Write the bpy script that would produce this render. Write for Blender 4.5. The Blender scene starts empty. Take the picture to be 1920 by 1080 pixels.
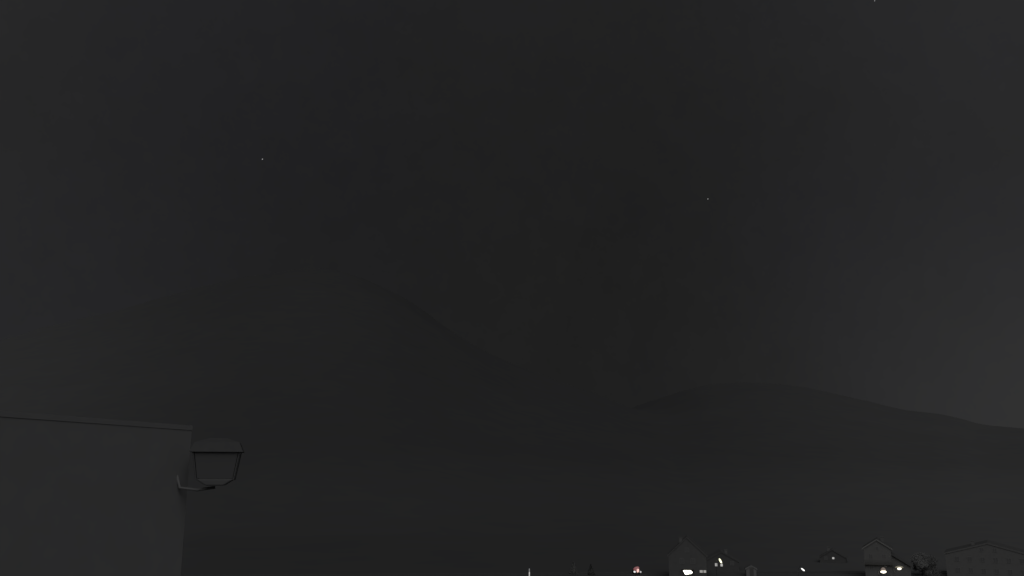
import bpy, bmesh, math, random
from mathutils import Vector, noise, Matrix
R = math.radians
S = bpy.context.scene
C = S.collection
random.seed(7)

# ------------------------------------------------------------------ camera
F_PX = 1663.0                      # focal length in photo pixels (1920 wide)
PITCH = math.atan(360 / F_PX)
CAM_Z = 25.0
cam = bpy.data.cameras.new('camera')
cam.sensor_width = 36.0
cam.lens = 36.0 * F_PX / 1920
cam.clip_start = 0.1
cam.clip_end = 40000
cob = bpy.data.objects.new('camera', cam)
C.objects.link(cob)
cob.location = (0, 0, CAM_Z)
cob.rotation_euler = (R(90) + PITCH, 0, 0)
S.camera = cob

# ------------------------------------------------------------------ moonlight, night sky, exposure
MOON_DIR = Vector((0.05, -0.68, 0.69)).normalized()      # towards the moon, behind the camera
MOON_EL = math.asin(MOON_DIR.z)
MOON_ROT = math.atan2(MOON_DIR.x, MOON_DIR.y)
sun = bpy.data.lights.new('moon', 'SUN')
sun.energy = 0.50
sun.angle = R(60)
sun.color = (1.0, 1.0, 1.0)
so = bpy.data.objects.new('moon', sun)
C.objects.link(so)
so.rotation_euler = MOON_DIR.to_track_quat('Z', 'Y').to_euler()
so.location = (0, 0, 60)

W = bpy.data.worlds.new("World")
S.world = W
W.use_nodes = True
nt = W.node_tree
nt.nodes.clear()
def N(tree, t, **kw):
    n = tree.nodes.new(t)
    for k, v in kw.items():
        setattr(n, k, v)
    return n
def L(tree, a, b): tree.links.new(a, b)
def M(tree, op, a, b=None, c=None, clamp=False):
    n = N(tree, 'ShaderNodeMath', operation=op, use_clamp=clamp)
    for i, v in enumerate((a, b, c)):
        if v is None: continue
        if isinstance(v, (int, float)): n.inputs[i].default_value = v
        else: L(tree, v, n.inputs[i])
    return n.outputs[0]
def SS(tree, v, a, b, c, d):
    n = N(tree, 'ShaderNodeMapRange', interpolation_type='SMOOTHSTEP')
    L(tree, v, n.inputs[0])
    for i, q in enumerate((a, b, c, d)): n.inputs[i + 1].default_value = q
    return n.outputs[0]
sky = N(nt, 'ShaderNodeTexSky', sky_type='NISHITA')
sky.sun_disc = False
sky.sun_elevation = MOON_EL
sky.sun_rotation = MOON_ROT
sky.dust_density = 2.0
bw = N(nt, 'ShaderNodeRGBToBW')
L(nt, sky.outputs[0], bw.inputs[0])
tc = N(nt, 'ShaderNodeTexCoord')
sx = N(nt, 'ShaderNodeSeparateXYZ')
L(nt, tc.outputs['Generated'], sx.inputs[0])
X, Y, Z = sx.outputs
moonlit = M(nt, 'MULTIPLY', bw.outputs[0], 0.00038)
left_rise = SS(nt, X, -0.66, -0.16, 0.0088, 0.0)
right_rise = SS(nt, X, 0.10, 0.62, 0.0, 0.0100)
top_rise = SS(nt, Z, 0.28, 0.60, 0.0, 0.0035)
# town glow beyond the ridge on the right, low over the horizon
gx = SS(nt, X, 0.16, 0.62, 0.0, 1.0)
gz = SS(nt, Z, 0.02, 0.34, 1.0, 0.0)
glow = M(nt, 'MULTIPLY', M(nt, 'MULTIPLY', gx, gz), 0.0105)
cn = N(nt, 'ShaderNodeTexNoise')
cn.inputs['Scale'].default_value = 4.0
cn.inputs['Detail'].default_value = 6.0
cloud = SS(nt, cn.outputs['Fac'], 0.3, 0.7, -0.0005, 0.0005)
cn2 = N(nt, 'ShaderNodeTexNoise')
cn2.inputs['Scale'].default_value = 26.0
cn2.inputs['Detail'].default_value = 7.0
cn2.inputs['Roughness'].default_value = 0.7
mottle = SS(nt, cn2.outputs['Fac'], 0.3, 0.7, -0.0006, 0.0006)
cn3 = N(nt, 'ShaderNodeTexNoise')
cn3.inputs['Scale'].default_value = 2.2
cn3.inputs['Detail'].default_value = 3.0
blue = M(nt, 'ADD', SS(nt, cn3.outputs['Fac'], 0.35, 0.65, 0.99, 1.06), SS(nt, X, -0.45, 0.1, 0.035, 0.0))
tot = M(nt, 'ADD', moonlit, 0.0126)
for t in (left_rise, right_rise, top_rise, glow, cloud, mottle):
    tot = M(nt, 'ADD', tot, t)
cc = N(nt, 'ShaderNodeCombineXYZ')
L(nt, M(nt, 'MULTIPLY', tot, 0.995), cc.inputs[0])
L(nt, M(nt, 'MULTIPLY', tot, 0.995), cc.inputs[1])
L(nt, M(nt, 'MULTIPLY', tot, blue), cc.inputs[2])
bg = N(nt, 'ShaderNodeBackground')
bg.inputs[1].default_value = 1.0
L(nt, cc.outputs[0], bg.inputs[0])
wo = N(nt, 'ShaderNodeOutputWorld')
L(nt, bg.outputs[0], wo.inputs[0])
S.view_settings.view_transform = 'Standard'
S.view_settings.look = 'None'
S.view_settings.gamma = 1
S.view_settings.exposure = 0
S.render.dither_intensity = 0.0
S.cycles.use_denoising = True

# ------------------------------------------------------------------ helpers
def ray(px, py):
    cx = (px - 960) / F_PX; cy = (540 - py) / F_PX
    return Vector((cx, math.cos(PITCH) - cy * math.sin(PITCH), math.sin(PITCH) + cy * math.cos(PITCH)))
def at(px, py, y):
    d = ray(px, py)
    return Vector((0, 0, CAM_Z)) + d * (y / d.y)

def material(name, col, rough=0.9, var=0.15, scale=4.0, bump=0.0, metal=0.0):
    m = bpy.data.materials.new(name)
    m.use_nodes = True
    t = m.node_tree
    b = t.nodes['Principled BSDF']
    b.inputs['Roughness'].default_value = rough
    b.inputs['Metallic'].default_value = metal
    b.inputs['Specular IOR Level'].default_value = 0.25
    no = N(t, 'ShaderNodeTexNoise')
    co = N(t, 'ShaderNodeTexCoord')
    L(t, co.outputs['Object'], no.inputs['Vector'])
    no.inputs['Scale'].default_value = scale
    no.inputs['Detail'].default_value = 5
    mx = N(t, 'ShaderNodeMix', data_type='RGBA')
    L(t, no.outputs['Fac'], mx.inputs['Factor'])
    mx.inputs['A'].default_value = [c * (1 - var) for c in col] + [1]
    mx.inputs['B'].default_value = [c * (1 + var) for c in col] + [1]
    L(t, mx.outputs['Result'], b.inputs['Base Color'])
    if bump:
        bp = N(t, 'ShaderNodeBump')
        bp.inputs['Strength'].default_value = bump
        L(t, no.outputs['Fac'], bp.inputs['Height'])
        L(t, bp.outputs[0], b.inputs['Normal'])
    return m
def emission(name, col, st):
    m = bpy.data.materials.new(name)
    m.use_nodes = True
    t = m.node_tree
    b = t.nodes['Principled BSDF']
    b.inputs['Base Color'].default_value = (0.5, 0.5, 0.5, 1)
    no = N(t, 'ShaderNodeTexNoise')
    no.inputs['Scale'].default_value = 3
    r = SS(t, no.outputs['Fac'], 0.3, 0.7, st * 0.8, st * 1.1)
    b.inputs['Emission Color'].default_value = (*col, 1)
    L(t, r, b.inputs['Emission Strength'])
    return m
def leafy(name, col):
    m = material(name, col, var=0.25, scale=0.8)
    t = m.node_tree
    b = t.nodes['Principled BSDF']
    tr = N(t, 'ShaderNodeBsdfTranslucent')
    src = b.inputs['Base Color'].links[0].from_socket
    L(t, src, tr.inputs[0])
    mix = N(t, 'ShaderNodeMixShader')
    mix.inputs[0].default_value = 0.4
    L(t, b.outputs[0], mix.inputs[1]); L(t, tr.outputs[0], mix.inputs[2])
    L(t, mix.outputs[0], t.nodes['Material Output'].inputs[0])
    return m
def glass(name):
    m = material(name, (0.165, 0.165, 0.167), rough=0.12, var=0.1)
    m.node_tree.nodes['Principled BSDF'].inputs['Specular IOR Level'].default_value = 0.6
    return m

MT = dict(
    plaster=material('plaster', (0.20, 0.199, 0.197), var=0.12, scale=1.2),
    near_plaster=material('near_plaster', (0.298, 0.298, 0.301), var=0.09, scale=5, bump=0.05),
    wood=material('wood', (0.15, 0.145, 0.14), var=0.25, scale=3),
    dim_plaster=material('dim_plaster', (0.128, 0.127, 0.127), var=0.15, scale=0.8),
    mid_plaster=material('mid_plaster', (0.152, 0.151, 0.151), var=0.15, scale=0.8),
    pale_wood=material('pale_wood', (0.27, 0.268, 0.265), var=0.1, scale=3),
    roof=material('roof', (0.115, 0.115, 0.115), var=0.2, scale=2),
    metal=material('metal', (0.10, 0.10, 0.105), rough=0.5, metal=0.5, var=0.1),
    lantern_metal=material('lantern_metal', (0.145, 0.145, 0.148), rough=0.6, var=0.1),
    bark=material('bark', (0.06, 0.055, 0.05), var=0.3, scale=6, bump=0.3),
    leaf=leafy('leaf', (0.40, 0.40, 0.395)),
    leaf_dark=leafy('leaf_dark', (0.24, 0.245, 0.235)),
    kerb_stone=material('kerb_stone', (0.12, 0.12, 0.12), var=0.2, scale=1),
    asphalt=material('asphalt', (0.10, 0.10, 0.10), var=0.15, scale=0.6),
    paint=material('paint', (0.11, 0.112, 0.116), rough=0.3, var=0.05),
    rubber=material('rubber', (0.03, 0.03, 0.03), var=0.1),
    lantern_bracket=material('lantern_bracket', (0.24, 0.24, 0.24), var=0.1),
    lantern_cap=material('lantern_cap', (0.095, 0.095, 0.097), rough=0.7, var=0.15, scale=30),
    lantern_glass=material('lantern_glass', (0.15, 0.15, 0.153), rough=0.25, var=0.05),
    glass=glass('window_glass'),
    warm=emission('warm_light', (1.0, 0.93, 0.74), 3.0),
    warm_dim=emission('orange_shade', (1.0, 0.62, 0.40), 0.10),
    sallow=emission('sallow_shade', (1.0, 0.86, 0.5), 0.12),
    shop=emission('shop_light', (1.0, 0.96, 0.80), 5.0),
    white=emission('white_light', (1.0, 1.0, 0.97), 1.6),
    yellowish=emission('yellowish_light', (1.0, 1.0, 0.66), 1.6),
    grey=emission('dim_light', (1.0, 0.96, 0.9), 0.30),
    grey2=emission('faint_light', (1.0, 0.98, 0.95), 0.42),
    red=emission('red_light', (1.0, 0.12, 0.16), 0.15),
    pink=emission('pink_light', (1.0, 0.62, 0.55), 1.1),
    star=emission('starlight', (1, 1, 1), 0.42),
)

def box(bm, x0, x1, y0, y1, z0, z1):
    v = [bm.verts.new((x, y, z)) for z in (z0, z1) for x, y in ((x0, y0), (x1, y0), (x1, y1), (x0, y1))]
    for f in ((3, 2, 1, 0), (4, 5, 6, 7), (0, 1, 5, 4), (1, 2, 6, 5), (2, 3, 7, 6), (3, 0, 4, 7)):
        bm.faces.new([v[i] for i in f])
def prism(bm, pts, a, b):
    """pts: list of 2-D (x,z) outlined, extruded along y from a to b"""
    v0 = [bm.verts.new((x, a, z)) for x, z in pts]
    v1 = [bm.verts.new((x, b, z)) for x, z in pts]
    n = len(pts)
    bm.faces.new(v0)
    bm.faces.new(v1[::-1])
    for i in range(n):
        bm.faces.new((v0[i], v1[i], v1[(i + 1) % n], v0[(i + 1) % n]))
def tube(bm, pts, rad, seg=8):
    rings = []
    for i, p in enumerate(pts):
        p = Vector(p)
        d = (Vector(pts[min(i + 1, len(pts) - 1)]) - Vector(pts[max(i - 1, 0)])).normalized()
        q = d.to_track_quat('Z', 'Y')
        r = rad[i] if isinstance(rad, (list, tuple)) else rad
        rings.append([bm.verts.new(p + q @ Vector((math.cos(k * 2 * math.pi / seg) * r, math.sin(k * 2 * math.pi / seg) * r, 0))) for k in range(seg)])
    for a, b in zip(rings, rings[1:]):
        for k in range(seg):
            bm.faces.new((a[k], a[(k + 1) % seg], b[(k + 1) % seg], b[k]))
    bm.faces.new(rings[0][::-1]); bm.faces.new(rings[-1])
def lathe(bm, prof, seg=16, cx=0, cy=0):
    rings = [[bm.verts.new((cx + r * math.cos(k * 2 * math.pi / seg), cy + r * math.sin(k * 2 * math.pi / seg), z)) for k in range(seg)] for r, z in prof]
    for a, b in zip(rings, rings[1:]):
        for k in range(seg):
            bm.faces.new((a[k], a[(k + 1) % seg], b[(k + 1) % seg], b[k]))
    bm.faces.new(rings[0][::-1]); bm.faces.new(rings[-1])
def ball(bm, c, r, sx=1, sy=1, sz=1, rot=None):
    m = Matrix.Translation(c) @ (rot or Matrix.Identity(4)) @ Matrix.Diagonal((r * sx, r * sy, r * sz, 1))
    bmesh.ops.create_icosphere(bm, subdivisions=2, radius=1, matrix=m)
def obj(name, bm, mat, parent=None, loc=None, bevel=0, smooth=False):
    bmesh.ops.recalc_face_normals(bm, faces=bm.faces)
    me = bpy.data.meshes.new(name)
    bm.to_mesh(me); bm.free()
    me.materials.append(MT[mat] if isinstance(mat, str) else mat)
    if smooth:
        for p in me.polygons: p.use_smooth = True
    o = bpy.data.objects.new(name, me)
    C.objects.link(o)
    if parent: o.parent = parent
    if loc is not None: o.location = loc
    if bevel:
        b = o.modifiers.new('bevel', 'BEVEL'); b.width = bevel; b.segments = 2
    return o
def thing(name, label, cat, loc=(0, 0, 0), rz=0, group=None):
    o = bpy.data.objects.new(name, None)
    C.objects.link(o)
    o.location = loc; o.rotation_euler = (0, 0, rz); o.empty_display_size = 0.3
    o['label'] = label; o['category'] = cat
    if group: o['group'] = group
    return o
def glow_lamp(parent, p, watts, col=(1, 0.93, 0.8), r=0.25):
    l = bpy.data.lights.new('lamp_glow', 'POINT')
    l.energy = watts; l.color = col; l.shadow_soft_size = r
    o = bpy.data.objects.new('lamp_glow', l)
    C.objects.link(o); o.parent = parent; o.location = p

# ------------------------------------------------------------------ terrain: hillside, valley floor, two mountains
def table(pts):
    out = []
    for px, py in pts:
        d = ray(px, py)
        out.append((math.atan2(d.x, d.y), d.z / math.hypot(d.x, d.y)))
    return out
def look(t, a):
    if a <= t[0][0]: return t[0][1]
    for (a0, e0), (a1, e1) in zip(t, t[1:]):
        if a <= a1:
            k = (a - a0) / (a1 - a0)
            return e0 + (e1 - e0) * k
    return t[-1][1]
def smooth(t, a, w):
    return sum(look(t, a + w * q) for q in (-1, -0.66, -0.33, 0, 0.33, 0.66, 1)) / 7
LEFT = table([(-900, 830), (-400, 760), (0, 650), (250, 590), (450, 535), (590, 518), (690, 540), (780, 588), (860, 640), (930, 680), (1000, 710), (1080, 735), (1130, 752), (1190, 775), (1300, 830), (1450, 885), (2400, 892)])
RIGHT = table([(-900, 885), (600, 885), (900, 860), (1000, 845), (1100, 808), (1190, 770), (1240, 750), (1310, 728), (1380, 721), (1450, 722), (1520, 732), (1600, 750), (1700, 775), (1740, 778), (1775, 782), (1800, 790), (1860, 803), (1920, 806), (2100, 830), (2600, 855)])
def sm(x):
    x = min(1, max(0, x)); return x * x * (3 - 2 * x)
def fbm(x, y, s, o=5):
    return noise.fractal(Vector((x / s, y / s, 3.7)), 1.0, 2.0, o)
def mount(r, a, tab, r0, D, seed):
    e = smooth(tab, a, R(1.6) if seed == 1 else R(0.9))
    top = e * D + CAM_Z
    k = (r - r0) / (D - r0)
    if k <= 0: return 0
    if k <= 1: return top * (0.35 * k + 0.65 * sm(k) )
    return top * max(0.15, 1 - (k - 1) * 1.2)
def height(x, y):
    r = math.hypot(x, y)
    a = math.atan2(x, y)
    hill = 20.8 * (1 - sm((r - 12) / 110))
    if y < 0: hill = max(hill, 20.8 + min(60, -y * 0.2) * sm(-y / 60))
    rel = sm((r - 500) / 1500)
    h1 = mount(r, a, LEFT, 420, 2600, 1)
    h2 = mount(r, a, RIGHT, 520, 3900, 2)
    kk = 45.0
    q_ = max(kk - abs(h1 - h2), 0) / kk
    h = max(h1, h2) + q_ * q_ * kk * 0.25 * sm((r - 700) / 900)
    if abs(a) > 1.2:                       # behind and beside the camera the valley side goes on
        h = max(h, sm((abs(a) - 1.2) / 0.5) * min(350, max(0, r - 150) * 0.14))
    mid = sm((r - 700) / 700) * sm((3600 - r) / 700)
    n = (0.5 - abs(fbm(x + 300, y, 520))) * 15 * mid + fbm(x, y, 700) * 10 * rel + fbm(x + 900, y, 90, 4) * 2.5 * rel
    small = fbm(x, y, 60, 3) * 0.25 * sm((r - 320) / 200)
    return hill + h + n + small
az = []
d = -180.0
while d < 180:
    az.append(R(d)); d += 0.25 if -42 <= d < 42 else 3.0
radii = [0.0]
r = 3.0
while r < 9000:
    radii.append(r); r *= 1.038
bm = bmesh.new()
c0 = bm.verts.new((0, 0, height(0, 0)))
prev = None
for r in radii[1:]:
    ring = [bm.verts.new((r * math.sin(a), r * math.cos(a), height(r * math.sin(a), r * math.cos(a)))) for a in az]
    n = len(ring)
    for k in range(n):
        if prev is None: bm.faces.new((c0, ring[(k + 1) % n], ring[k]))
        else: bm.faces.new((prev[k], prev[(k + 1) % n], ring[(k + 1) % n], ring[k]))
    prev = ring
tm = bpy.data.materials.new('hillside')
tm.use_nodes = True
t = tm.node_tree
b = t.nodes['Principled BSDF']
b.inputs['Roughness'].default_value = 1.0
b.inputs['Specular IOR Level'].default_value = 0.0
co = N(t, 'ShaderNodeTexCoord')
sp = N(t, 'ShaderNodeSeparateXYZ'); L(t, co.outputs['Object'], sp.inputs[0])
n1 = N(t, 'ShaderNodeTexNoise'); L(t, co.outputs['Object'], n1.inputs['Vector'])
n1.inputs['Scale'].default_value = 1 / 420; n1.inputs['Detail'].default_value = 8; n1.inputs['Roughness'].default_value = 0.65
n2 = N(t, 'ShaderNodeTexNoise'); L(t, co.outputs['Object'], n2.inputs['Vector'])
n2.inputs['Scale'].default_value = 1 / 28; n2.inputs['Detail'].default_value = 4
# forest base; edge vignette and right-hand glow painted in, paler to both sides
right_glow = SS(t, M(t, 'DIVIDE', sp.outputs[0], M(t, 'MAXIMUM', sp.outputs[1], 60.0)), 0.06, 0.60, 0.0, 0.95)
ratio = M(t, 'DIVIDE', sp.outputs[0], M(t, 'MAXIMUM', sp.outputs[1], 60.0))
left_vignette = SS(t, ratio, -0.62, -0.28, 0.85, 0.0)
floor_ = M(t, 'MULTIPLY', SS(t, sp.outputs[2], 3.0, 60.0, 1.0, 0.0), M(t, 'ADD', M(t, 'MULTIPLY', right_glow, 0.25), 0.28))      # hay meadows on the valley floor, lifted further by the painted glow
f = M(t, 'ADD', M(t, 'ADD', M(t, 'MULTIPLY', M(t, 'SUBTRACT', n1.outputs['Fac'], 0.5), 0.3), floor_), M(t, 'ADD', right_glow, left_vignette))
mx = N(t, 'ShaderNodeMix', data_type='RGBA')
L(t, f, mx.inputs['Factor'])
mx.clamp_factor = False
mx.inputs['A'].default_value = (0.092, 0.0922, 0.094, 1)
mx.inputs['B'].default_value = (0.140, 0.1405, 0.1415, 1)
mm = N(t, 'ShaderNodeMix', data_type='RGBA', blend_type='MULTIPLY')
mm.inputs['Factor'].default_value = 1.0
L(t, mx.outputs['Result'], mm.inputs['A'])
v = SS(t, n2.outputs['Fac'], 0.25, 0.75, 0.97, 1.03)
cv = N(t, 'ShaderNodeCombineXYZ')
for i in range(3): L(t, v, cv.inputs[i])
L(t, cv.outputs[0], mm.inputs['B'])
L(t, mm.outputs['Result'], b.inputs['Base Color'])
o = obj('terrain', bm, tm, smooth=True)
o['kind'] = 'structure'
def gz(x, y): return height(x, y)

# village road, a sheet just above the ground with low kerbs
bm = bmesh.new()
xs = [-160 + i * 8 for i in range(56)]
yy = lambda x: 251 + 3.0 * math.sin(x / 60) + 0.02 * x
def strip(bm, o0, o1, dz):
    rows = [[bm.verts.new((x, yy(x) + q, gz(x, yy(x) + q) + dz)) for q in (o0, o1)] for x in xs]
    for a, b_ in zip(rows, rows[1:]): bm.faces.new((a[0], b_[0], b_[1], a[1]))
strip(bm, -2.6, 2.6, 0.05)
o = obj('road', bm, 'asphalt'); o['kind'] = 'structure'
bm = bmesh.new()
def kerb(bm, q0, q1):
    prevr = None
    for x in xs:
        z = gz(x, yy(x) + q0)
        r_ = [bm.verts.new((x, yy(x) + q, z + dz)) for q, dz in ((q0, -0.1), (q0, 0.17), (q1, 0.17), (q1, -0.1))]
        if prevr:
            for i in range(3): bm.faces.new((prevr[i], r_[i], r_[i + 1], prevr[i + 1]))
        prevr = r_
kerb(bm, 2.62, 2.85); kerb(bm, -2.85, -2.62)
o = obj('kerb', bm, 'kerb_stone'); o['kind'] = 'structure'

# ------------------------------------------------------------------ houses
def window(root, x, y, z, w, h, pane='glass', frame='pale_wood', nmull=1):
    """a window in a wall whose outer face looks towards -y at y"""
    bm = bmesh.new()
    t_ = 0.07
    box(bm, x - w/2 - t_, x - w/2, y - 0.05, y + 0.02, z - h/2 - t_, z + h/2 + t_)
    box(bm, x + w/2, x + w/2 + t_, y - 0.05, y + 0.02, z - h/2 - t_, z + h/2 + t_)
    box(bm, x - w/2, x + w/2, y - 0.05, y + 0.02, z + h/2, z + h/2 + t_)
    box(bm, x - w/2, x + w/2, y - 0.07, y + 0.02, z - h/2 - t_, z - h/2)
    for i in range(nmull):
        xm = x - w/2 + w * (i + 1) / (nmull + 1)
        box(bm, xm - 0.025, xm + 0.025, y - 0.045, y - 0.022, z - h/2, z + h/2)
    f = obj('window', bm, frame, root)
    bm = bmesh.new()
    box(bm, x - w/2, x + w/2, y - 0.02, y + 0.004, z - h/2, z + h/2)
    obj('pane', bm, pane, f)
    return f
def gable_house(name, label, loc, rz, w, dep, eave, apex, wall='plaster', roof='roof', over=0.8, verge='pale_wood', wins=(), door=None, chimney=None, front=0.08, group='houses of the village'):
    """gable end looks towards -y; w wide, dep deep"""
    t_ = thing(name, label, 'house', loc, rz, group)
    bm = bmesh.new()
    prism(bm, [(-w/2, -1.5), (w/2, -1.5), (w/2, eave), (0, apex - 0.25), (-w/2, eave)], 0, dep)
    obj('wall', bm, wall, t_)
    sl = (apex - eave) / (w / 2)
    th = 0.22
    bm = bmesh.new()
    for s in (-1, 1):
        xe = s * (w/2 + over); ze = eave - over * sl
        prism(bm, [(0, apex), (xe, ze), (xe, ze - th), (0, apex - th)], -front, dep + over)
    rf = obj('roof', bm, roof, t_)
    if chimney:
        cx_, cy_ = chimney
        zt = apex - abs(cx_) * sl
        bm = bmesh.new()
        box(bm, cx_ - 0.4, cx_ + 0.4, cy_ - 0.35, cy_ + 0.35, zt - 0.6, zt + 1.0)
        box(bm, cx_ - 0.47, cx_ + 0.47, cy_ - 0.42, cy_ + 0.42, zt + 1.0, zt + 1.12)
        obj('chimney', bm, 'plaster', rf)
    if verge:
        for s in (-1, 1):
            xe = s * (w/2 + over); ze = eave - over * sl
            bm = bmesh.new()
            prism(bm, [(s * 0.01, apex + 0.06), (xe, ze + 0.06), (xe, ze - 0.32), (s * 0.01, apex - 0.32)], -front - 0.06, -front - 0.005)
            obj('verge_board', bm, verge, t_)
    for wx, wz, ww, wh, pn in wins:
        window(t_, wx, 0, wz, ww, wh, pn, nmull=1 if ww > 0.7 else 0)
    if door:
        bm = bmesh.new()
        box(bm, door - 0.5, door + 0.5, -0.05, 0.02, 0.0, 2.1)
        dd = obj('door', bm, 'wood', t_)
        bm = bmesh.new(); box(bm, door + 0.32, door + 0.42, -0.1, -0.05, 0.98, 1.06)
        obj('handle', bm, 'metal', dd)
    return t_

def base(px, py, Yd, dz=0.0):
    p = at(px, py, Yd)
    return Vector((p.x, Yd, gz(p.x, Yd) + dz)), p.z - gz(p.x, Yd)

# chalet on the right with the pale verge boards
b0, top = base(1643, 1011, 240)
H = gable_house('chalet', 'tall gabled chalet with pale roof edges above two warm lamps', b0, R(-23), 6.6, 10, top - 2.1, top,
    wall='plaster', roof='roof', over=0.45, front=0.2, verge='pale_wood',
    wins=[(-1.7, 5.6, 0.9, 1.0, 'glass'), (1.5, 5.6, 0.9, 1.0, 'glass'), (-1.7, 2.8, 0.9, 1.1, 'glass'), (1.5, 2.8, 0.9, 1.1, 'glass'), (0, 7.6, 0.7, 0.8, 'glass')],
    door=0.2, chimney=(1.3, 6))
# lower wing with a lean-to roof, on the right side of the chalet
bm = bmesh.new(); prism(bm, [(3.32, -1.5), (7.6, -1.5), (7.6, 3.2), (3.32, 5.9)], 0.5, 8.5); obj('side_wing', bm, 'plaster', H)
bm = bmesh.new(); prism(bm, [(3.33, 6.25), (8.3, 3.1), (8.3, 2.88), (3.33, 6.03)], 0.0, 9.0); obj('side_roof', bm, 'roof', H)
# balcony
bm = bmesh.new(); box(bm, -4.0, 4.0, -0.75, -0.01, 3.55, 3.7); bal = obj('balcony', bm, 'wood', H)
bm = bmesh.new(); box(bm, -4.0, 4.0, -0.75, -0.69, 4.55, 4.63)
for i in range(29):
    xx = -3.95 + i * 0.282
    box(bm, xx - 0.04, xx + 0.04, -0.74, -0.70, 3.7, 4.55)
obj('railing', bm, 'wood', bal)

# steep gabled house with the bright ground-floor window
b1, top = base(1287, 1007, 240)
G1 = gable_house('steep_gabled_house', 'steep gabled house with the brightest, wide warm window at its foot', b1, R(-12), 9.6, 11, top - 4.4, top,
    wall='mid_plaster', over=0.3, verge='mid_plaster', wins=[(-1.4, 4.4, 1.0, 1.2, 'glass'), (1.4, 4.4, 1.0, 1.2, 'glass'), (0, 7.2, 0.9, 1.0, 'glass')], chimney=(-1.6, 5))
# wide lit shop window: rows 1070-1077
zc = at(1287, 1073.3, 239.9).z - b1.z
bm = bmesh.new()
box(bm, -1.27, 1.30, -0.05, 0.003, zc - 0.62, zc - 0.56); box(bm, -1.27, -1.22, -0.05, 0.003, zc - 0.56, zc + 0.55); box(bm, 1.25, 1.30, -0.05, 0.003, zc - 0.56, zc + 0.55)
f = obj('window', bm, 'wood', G1)
bm = bmesh.new()
prism(bm, [(-1.18, zc + .42), (-0.95, zc + .5), (0.75, zc + .5), (1.22, zc), (0.85, zc - .32), (0.3, zc - .36), (-0.15, zc - .53), (-0.7, zc - .5), (-0.85, zc - .1)], -0.02, 0.004)
obj('lit_pane', bm, 'shop', f)
f['label'] = 'wide window glowing warm white'
for px_, w_ in ((1314.5, 0.75), (1321, 0.65)):
    p = at(px_, 1071, 239.9)
    f = window(G1, p.x - b1.x, 0, p.z - b1.z, w_, 0.6, 'grey', nmull=0)
    f['label'] = 'small dimly lit window'
bm = bmesh.new(); box(bm, -1.6, 1.7, -1.1, -0.01, zc + 0.78, zc + 0.9); obj('canopy_slab', bm, 'wood', G1)

# house behind the leaning street lamp, two dim windows
b2, top = base(1352, 1034, 262)
G2 = gable_house('low_gabled_house', 'low dark house with two small dim windows behind the yellowish street lamp', b2, R(-10), 9.5, 9, top - 2.6, top,
    wall='dim_plaster', over=0.3, verge='dim_plaster', wins=[(2.9, 2.0, 0.9, 1.0, 'glass')], chimney=(1.5, 4))
for px_, py_, w_, h_ in ((1343, 1059, 0.6, 0.8), (1353, 1059.5, 0.6, 0.7)):
    p = at(px_, py_, 262)
    window(G2, p.x - b2.x, 0, p.z - b2.z, w_, h_, 'grey2', nmull=0)

# small farther house, one faint window
b3, top = base(1560, 1030, 285)
G3 = gable_house('small_house', 'small dark house with a single faint light, left of the tall chalet', b3, R(-22), 7.5, 8, top - 2.2, top,
    wall='dim_plaster', over=0.3, verge='dim_plaster', wins=[(-2, 1.4, 0.8, 0.9, 'glass')], chimney=(-1.2, 4))
p = at(1562.3, 1046.5, 285)
window(G3, p.x - b3.x, 0, p.z - b3.z, 0.62, 0.55, 'grey2', nmull=0)

# pale shed
b4, top = base(1408, 1060, 246)
G4 = gable_house('shed', 'pale little shed at the bottom edge, right of the yellowish street lamp', b4, R(-10), 2.6, 3.2, max(1.9, top - 0.7), max(2.6, top),
    wall='pale_wood', over=0.25, door=0.1, group='houses of the village')

# broad low-pitched house at the right edge
b5, top = base(1851, 1018, 240)
G5 = gable_house('broad_house', 'broad pale low-pitched house at the right edge, widest of the houses', b5, R(-28), 20.4, 14, top - 2.8, top,
    wall='plaster', over=0.35, verge='plaster', wins=[(x_, z_, 1.0, 1.1, 'glass') for z_ in (1.9, 4.7) for x_ in (-7.5, -4.5, -1.5, 1.5, 4.5, 7.5)] + [(-1.5, 7.2, 0.9, 0.8, 'glass'), (1.5, 7.2, 0.9, 0.8, 'glass')],
    chimney=(-3.5, 6))
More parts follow.
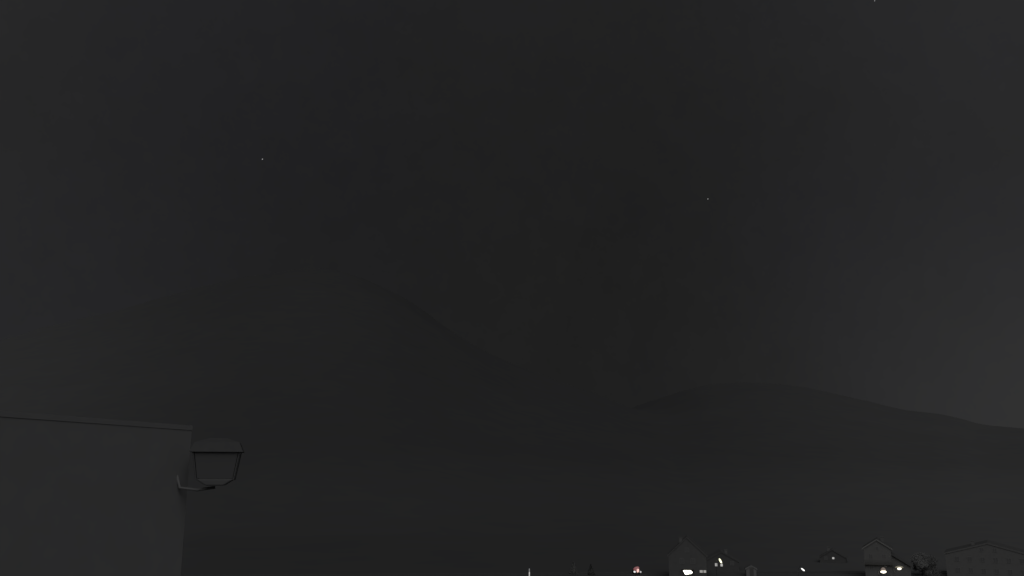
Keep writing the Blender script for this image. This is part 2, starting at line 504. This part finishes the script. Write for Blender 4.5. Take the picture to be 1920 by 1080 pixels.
# ------------------------------------------------------------------ lamps
def arm_lamp(name, label, cat, px, py, Yd, head_mat, length, thick, tilt, watts, shade=None, col=(1, .93, .8), group='street lamps of the village', arm=1.0, hood=None):
    p = at(px, py, Yd)
    g = gz(p.x, Yd + 0.6)
    t_ = thing(name, label, cat, (p.x, Yd + 0.6, g), 0, group)
    hz = p.z - g
    side = 1 if math.cos(tilt) > 0 else -1
    bm = bmesh.new()
    pts = [(-arm, 0, -0.3), (-arm, 0, hz - 0.2), (-arm * 0.85, -0.1, hz + 0.25), (-arm * 0.45, -0.35, hz + length / 2 + 0.32), (0, -0.6, hz + length / 2 * abs(math.sin(tilt)) + thick / 2 + 0.1)]
    tube(bm, pts, [0.09, 0.07, 0.05, 0.045, 0.045])
    obj('pole', bm, 'metal', t_, smooth=True)
    rot = Matrix.Rotation(-tilt, 4, 'Y')
    bm = bmesh.new()
    ball(bm, (0, -0.6, hz), 0.5, length, thick, thick, rot)
    obj('lamp_head', bm, head_mat, t_, smooth=True)
    hw, hh = hood or (length * 1.05, 0.12)
    up = rot @ Vector((0, 0, thick * 0.42))
    bm = bmesh.new()
    lathe(bm, [(hw * .5, 0), (hw * .47, hh * .35), (hw * .36, hh * .7), (hw * .15, hh)], 16)
    bmesh.ops.transform(bm, matrix=Matrix.Translation((up.x, -0.6, hz + up.z)) @ rot @ Matrix.Diagonal((1, 0.5, 1, 1)), verts=bm.verts)
    obj('lamp_hood', bm, shade or 'metal', t_, smooth=True)
    glow_lamp(t_, (0, -0.6 - thick, hz - thick * 0.8), watts, col)
    return t_
arm_lamp('street_lamp', 'yellowish white street lamp with steeply leaning head, highest of the bright lights', 'street lamp', 1350.8, 1051.5, 235, 'yellowish', 1.35, 0.5, R(-62), 12, col=(1, 1, .75))
arm_lamp('street_lamp', 'small sharp white street lamp with slanting head, alone between shed and chalet', 'street lamp', 1505.5, 1068, 222, 'white', 1.05, 0.34, R(-38), 6, col=(1, 1, 1))
arm_lamp('street_lamp', 'warm lamp with orange hood, left one of the pair below the chalet', 'street lamp', 1656.5, 1072.2, 226, 'warm', 1.45, 0.62, R(0), 26, shade='warm_dim', hood=(1.35, 0.75))
arm_lamp('street_lamp', 'smaller yellow lamp, right one of the pair below the chalet', 'street lamp', 1686.3, 1066.2, 228, 'warm', 1.0, 0.55, R(0), 22, shade='sallow', hood=(2.1, 0.4))

# slim luminous post
p = at(992.5, 1066, 243)
g = gz(p.x, 243)
t_ = thing('light_post', 'slim upright pale light post, leftmost light at the bottom edge', 'light post', (p.x, 243, g))
bm = bmesh.new(); lathe(bm, [(0.22, -0.2), (0.22, 0.15), (0.14, 0.2)], 12); obj('foot', bm, 'metal', t_)
bm = bmesh.new(); lathe(bm, [(0.13, 0.2), (0.14, 0.3), (0.14, (p.z - g) * 0.6)], 12); obj('light_tube', bm, 'grey2', t_, smooth=True)
bm = bmesh.new(); lathe(bm, [(0.12, (p.z - g) * 0.6), (0.12, p.z - g - .1), (0.05, p.z - g)], 12)
o = obj('upper_tube', bm, emission('faint_tube', (1, 1, 1), 0.16), t_, smooth=True)
glow_lamp(t_, (0, -0.5, 1.2), 1.5, (1, 1, 1))

# red lamp on a post, behind the car
p = at(1194.3, 1069.0, 248.5)
g = gz(p.x, 248.5)
t_ = thing('signal_lamp', 'red lamp with a pinkish core between and above the white car headlights', 'signal lamp', (p.x, 248.5, g))
hz = p.z - g
bm = bmesh.new(); tube(bm, [(0, 0.2, -0.2), (0, 0.2, hz)], 0.06); obj('pole', bm, 'metal', t_)
bm = bmesh.new(); ball(bm, (-0.15, 0.1, hz + 0.38), 0.5, 1.75, 0.5, 1.0, Matrix.Rotation(R(-20), 4, 'Y')); obj('red_lens', bm, 'red', t_, smooth=True)
bm = bmesh.new(); ball(bm, (0.2, -0.35, hz - 0.12), 0.5, 0.62, 0.4, 1.0, Matrix.Rotation(R(20), 4, 'Y')); obj('inner_bulb', bm, 'pink', t_, smooth=True)
glow_lamp(t_, (0, -1.2, hz + 0.2), 2.0, (1, .25, .25))

# ------------------------------------------------------------------ car facing the camera, headlights on
p = at(1195.5, 1072.8, 250)
g = gz(p.x, 250) + 0.06
car = thing('car', 'dark car facing out with both white headlights on, under the red lamp', 'car', (p.x, 250, g))
prof = [(-0.02, 0.32), (-0.05, 0.62), (0.08, 0.80), (1.05, 0.95), (1.75, 1.42), (3.25, 1.46), (3.95, 1.0), (4.3, 0.92), (4.34, 0.35)]   # y, z side outline
bm = bmesh.new()
rings = []
for xx, k in ((-0.88, 0.94), (-0.80, 1.0), (0.80, 1.0), (0.88, 0.94)):
    ring = []
    for y_, z_ in prof:
        inset = max(0, z_ - 0.95) * 0.42
        ring.append(bm.verts.new((xx * (1 - inset), 2.15 + (y_ - 2.15) * (0.985 if k < 1 else 1), 0.3 + (z_ - 0.3) * k)))
    rings.append(ring)
for a, b_ in zip(rings, rings[1:]):
    for i in range(len(prof)):
        j = (i + 1) % len(prof)
        bm.faces.new((a[i], b_[i], b_[j], a[j]))
bm.faces.new(rings[0]); bm.faces.new(rings[-1][::-1])
obj('body', bm, 'paint', car, bevel=0.04)
bm = bmesh.new()
v = [bm.verts.new(q) for q in ((-0.70, 1.07, 1.0), (0.70, 1.07, 1.0), (0.60, 1.68, 1.40), (-0.60, 1.68, 1.40))]
v2 = [bm.verts.new(q.co + Vector((0, -0.03, 0.03))) for q in v]
bm.faces.new(v2)
for i in range(4): bm.faces.new((v[i], v[(i + 1) % 4], v2[(i + 1) % 4], v2[i]))
obj('windscreen', bm, 'glass', car)
for s in (-1, 1):
    for y_ in (0.85, 3.45):
        bm = bmesh.new()
        lathe(bm, [(0.24, -0.1), (0.32, -0.1), (0.33, -0.06), (0.33, 0.06), (0.32, 0.1), (0.24, 0.1)], 18)
        bmesh.ops.transform(bm, matrix=Matrix.Translation((s * 0.82, y_, 0.33)) @ Matrix.Rotation(R(90), 4, 'Y'), verts=bm.verts)
        wh = obj('wheel', bm, 'rubber', car)
        bm = bmesh.new(); lathe(bm, [(0.2, -0.11), (0.18, 0.0), (0.2, 0.11)], 14)
        bmesh.ops.transform(bm, matrix=Matrix.Translation((s * 0.82, y_, 0.33)) @ Matrix.Rotation(R(90), 4, 'Y'), verts=bm.verts)
        obj('rim', bm, 'metal', wh)
    bm = bmesh.new(); ball(bm, (s * 0.80, -0.02, 0.70 + (0.05 if s < 0 else 0)), 0.5, 0.62 if s < 0 else 0.5, 0.3, 0.5, Matrix.Rotation(R(20 * -s), 4, 'Y'))
    obj('headlight', bm, emission('headlight_beam', (1, 1, 1), 0.95 if s < 0 else 0.5), car, smooth=True)
    bm = bmesh.new(); box(bm, s * 0.97 - 0.09, s * 0.97 + 0.09, 1.18, 1.26, 0.98, 1.10); obj('mirror', bm, 'paint', car, bevel=0.02)
bm = bmesh.new(); box(bm, -0.5, 0.5, -0.09, -0.03, 0.42, 0.56); obj('grille', bm, 'rubber', car)
glow_lamp(car, (0, -1.2, 0.6), 3, (1, 1, 1))

# ------------------------------------------------------------------ trees
def tree(name, label, loc, h, w, n, leafm, crown0=0.2, conifer=False, cat='tree', group='trees of the village', leaf=0.32, seed=1):
    rnd = random.Random(seed)
    t_ = thing(name, label, cat, loc, rnd.uniform(0, 6), group)
    bm = bmesh.new()
    tube(bm, [(0, 0, -0.4), (0.05, 0, h * 0.3), (0.1, 0.05, h * 0.6), (0.05, 0, h * 0.9)], [h * 0.035, h * 0.028, h * 0.017, h * 0.004])
    blobs = []
    if not conifer:
        for i in range(11):
            a = i * 2.4; rr = w / 2 * rnd.uniform(0.3, 0.82); zz = h * rnd.uniform(crown0 + 0.10, 0.84)
            if zz > h * .7: rr *= .6
            e = Vector((math.cos(a) * rr, math.sin(a) * rr, zz))
            s_ = Vector((0.06, 0, h * rnd.uniform(0.22, 0.5)))
            tube(bm, [s_, (s_ + e) / 2 + Vector((0, 0, 0.2)), e], [h * 0.014, h * 0.009, h * 0.004], 6)
            blobs.append((e, w * rnd.uniform(0.11, 0.26)))
        blobs.append((Vector((0, 0, h * 0.72)), w * 0.27))
    else:
        for i in range(14):
            z_ = h * (crown0 + 0.7 * i / 14); a = i * 2.4; rr = w / 2 * (1 - i / 14) * 0.8
            tube(bm, [(0.05, 0, z_), (math.cos(a) * rr, math.sin(a) * rr, z_ - 0.15 * rr)], [h * 0.008, h * 0.003], 5)
    obj('trunk', bm, 'bark', t_, smooth=True)
    bm = bmesh.new()
    for i in range(n):
        if conifer:
            k = rnd.random() ** 1.4
            a = rnd.uniform(0, 6.28); layer = abs(((k * 11) % 1) - 0.5) * 0.5
            rr = w / 2 * (1 - k) * (0.75 + layer) * rnd.uniform(0.35, 1) + 0.05
            p_ = Vector((math.cos(a) * rr, math.sin(a) * rr, h * (crown0 + (1 - crown0) * k)))
        else:
            c_, r_ = blobs[rnd.randrange(len(blobs))]
            d_ = Vector((rnd.gauss(0, 1), rnd.gauss(0, 1), rnd.gauss(0, 1))).normalized()
            p_ = c_ + d_ * r_ * rnd.uniform(0.55, 1.08) * (1 + 0.25 * noise.noise(d_ * 2 + c_))
            p_.z = min(max(p_.z, h * crown0), h)
        s_ = leaf * rnd.uniform(0.6, 1.3)
        out = Vector((p_.x, p_.y, (p_.z - h * 0.35) * 1.2)).normalized() * 1.6
        q = (out + Vector((rnd.gauss(0, .7), rnd.gauss(0, .7), rnd.gauss(0, .7) + .3))).normalized().to_track_quat('Z', 'Y')
        vs = [bm.verts.new(p_ + q @ Vector(u) * s_) for u in ((-.5, 0, 0), (0, -.3, .08), (.6, 0, 0), (0, .3, .08))]
        bm.faces.new(vs)
    me = bpy.data.meshes.new('crown'); bm.to_mesh(me); bm.free()
    me.materials.append(MT[leafm])
    o = bpy.data.objects.new('crown', me); C.objects.link(o); o.parent = t_
    return t_
b6, top = base(1727, 1037, 248)
tree('broadleaf_tree', 'bushy tree between the chalet and the broad pale house', b6, top, 7.0, 12000, 'leaf', crown0=0.0, leaf=0.3, seed=5)
b7, top = base(1075, 1053, 252)
tree('conifer', 'small faint conifer halfway from the slim light post to the red lamp', b7, top, 2.6, 2200, 'leaf', crown0=0.05, conifer=True, leaf=0.28, seed=8)
b8, top = base(1108, 1058, 250)
tree('conifer', 'lowest conifer, just left of the car', b8, top, 2.6, 1800, 'leaf_dark', crown0=0.05, conifer=True, leaf=0.28, seed=9)

# ------------------------------------------------------------------ neighbouring building and its lantern, close on the left
A = at(350, 930, 6.5)
dirv = Vector((-0.6, -1.45, 0)).normalized()
nrm = Vector((1.45, -0.6, 0)).normalized()          # outward, towards the view
topz = at(350, 798, 6.5).z
nb = thing('neighbouring_building', 'plain grey corner of a close building filling the lower left corner', 'building', (A.x, A.y, gz(A.x, A.y)))
rz = math.atan2(nrm.y, nrm.x)                       # local +x = outward, local -y = towards the camera end
nb.rotation_euler = (0, 0, rz)
hgt = topz - nb.location.z
bm = bmesh.new(); box(bm, -4.5, 0, -5.5, 0, -1.2, hgt - 0.035); obj('wall', bm, 'near_plaster', nb)
bm = bmesh.new(); box(bm, -4.51, 0.003, -5.51, 0.003, hgt - 0.034, hgt); obj('roof_edge', bm, 'near_plaster', nb)
Lc = at(404, 905, 6.42)
lan = thing('wall_lantern', 'unlit boxy lantern held out from the corner of the close building', 'lantern', (Lc.x, Lc.y, Lc.z - 0.02))
lan.rotation_euler = (0, 0, R(14))
top_l = at(404, 848, 6.42).z - lan.location.z
cap_l = at(404, 822, 6.42).z - lan.location.z
bm = bmesh.new(); prism(bm, [(-0.06, 0.0), (0.06, 0.0), (0.13, 0.045), (-0.13, 0.045)], -0.09, 0.09); obj('base', bm, 'lantern_metal', lan, bevel=0.008)
for sx_, sy_ in ((-1, -1), (1, -1), (1, 1), (-1, 1)):
    bm = bmesh.new(); tube(bm, [(sx_ * 0.125, sy_ * 0.085, 0.04), (sx_ * 0.155, sy_ * 0.11, top_l)], 0.006, 6)
    obj('frame_bar', bm, 'lantern_metal', lan)
def pane_(a, b_, c, d2):
    bm = bmesh.new(); vs = [bm.verts.new(q) for q in (a, b_, c, d2)]
    bm.faces.new(vs)
    o = obj('pane', bm, 'lantern_glass', lan)
    s_ = o.modifiers.new('thick', 'SOLIDIFY'); s_.thickness = 0.004
for s in (-1, 1):
    pane_((-0.118, s * 0.085, 0.05), (0.118, s * 0.085, 0.05), (0.145, s * 0.108, top_l), (-0.145, s * 0.108, top_l))
    pane_((s * 0.125, -0.078, 0.05), (s * 0.125, 0.078, 0.05), (s * 0.153, 0.1, top_l), (s * 0.153, -0.1, top_l))
bm = bmesh.new()
ring0 = [bm.verts.new(q) for q in ((-0.18, -0.13, top_l), (0.18, -0.13, top_l), (0.18, 0.13, top_l), (-0.18, 0.13, top_l))]
ring1 = [bm.verts.new(q) for q in ((-0.15, -0.1, cap_l - 0.03), (0.15, -0.1, cap_l - 0.03), (0.15, 0.1, cap_l - 0.03), (-0.15, 0.1, cap_l - 0.03))]
ring2 = [bm.verts.new(q) for q in ((-0.06, -0.04, cap_l), (0.06, -0.04, cap_l), (0.06, 0.04, cap_l), (-0.06, 0.04, cap_l))]
for a, b_ in ((ring0, ring1), (ring1, ring2)):
    for i in range(4): bm.faces.new((a[i], a[(i + 1) % 4], b_[(i + 1) % 4], b_[i]))
bm.faces.new(ring0[::-1]); bm.faces.new(ring2)
obj('cap', bm, 'lantern_cap', lan)
bm = bmesh.new(); lathe(bm, [(0.02, 0.05), (0.045, 0.09), (0.045, 0.14), (0.02, 0.17)], 12); obj('bulb', bm, 'lantern_glass', lan, smooth=True)
bm = bmesh.new()
tube(bm, [(-0.28, 0.06, 0.11), (-0.24, 0.04, -0.015), (-0.12, 0.0, -0.03), (0, 0, -0.012)], 0.010, 8); obj('bracket', bm, 'lantern_bracket', lan, smooth=True)

# ------------------------------------------------------------------ stars
for px_, py_, lab, ln, an in ((492, 298.5, 'tiny lone star in the upper left of the sky', 1.0, 35), (1327.3, 373, 'tiny lone star right of centre, lower than the others', 0.8, 40), (1640, 1.5, 'tiny star at the very top edge of the sky', 0.8, 60)):
    p = at(px_, py_, 18000)
    bm = bmesh.new()
    ball(bm, (0, 0, 0), 18000 / F_PX * 0.85, 1.5 * ln, 1, 0.85, Matrix.Rotation(R(-an), 4, 'Y'))
    o = obj('star', bm, 'star', loc=p, smooth=True)
    o['label'] = lab; o['category'] = 'star'; o['group'] = 'stars'
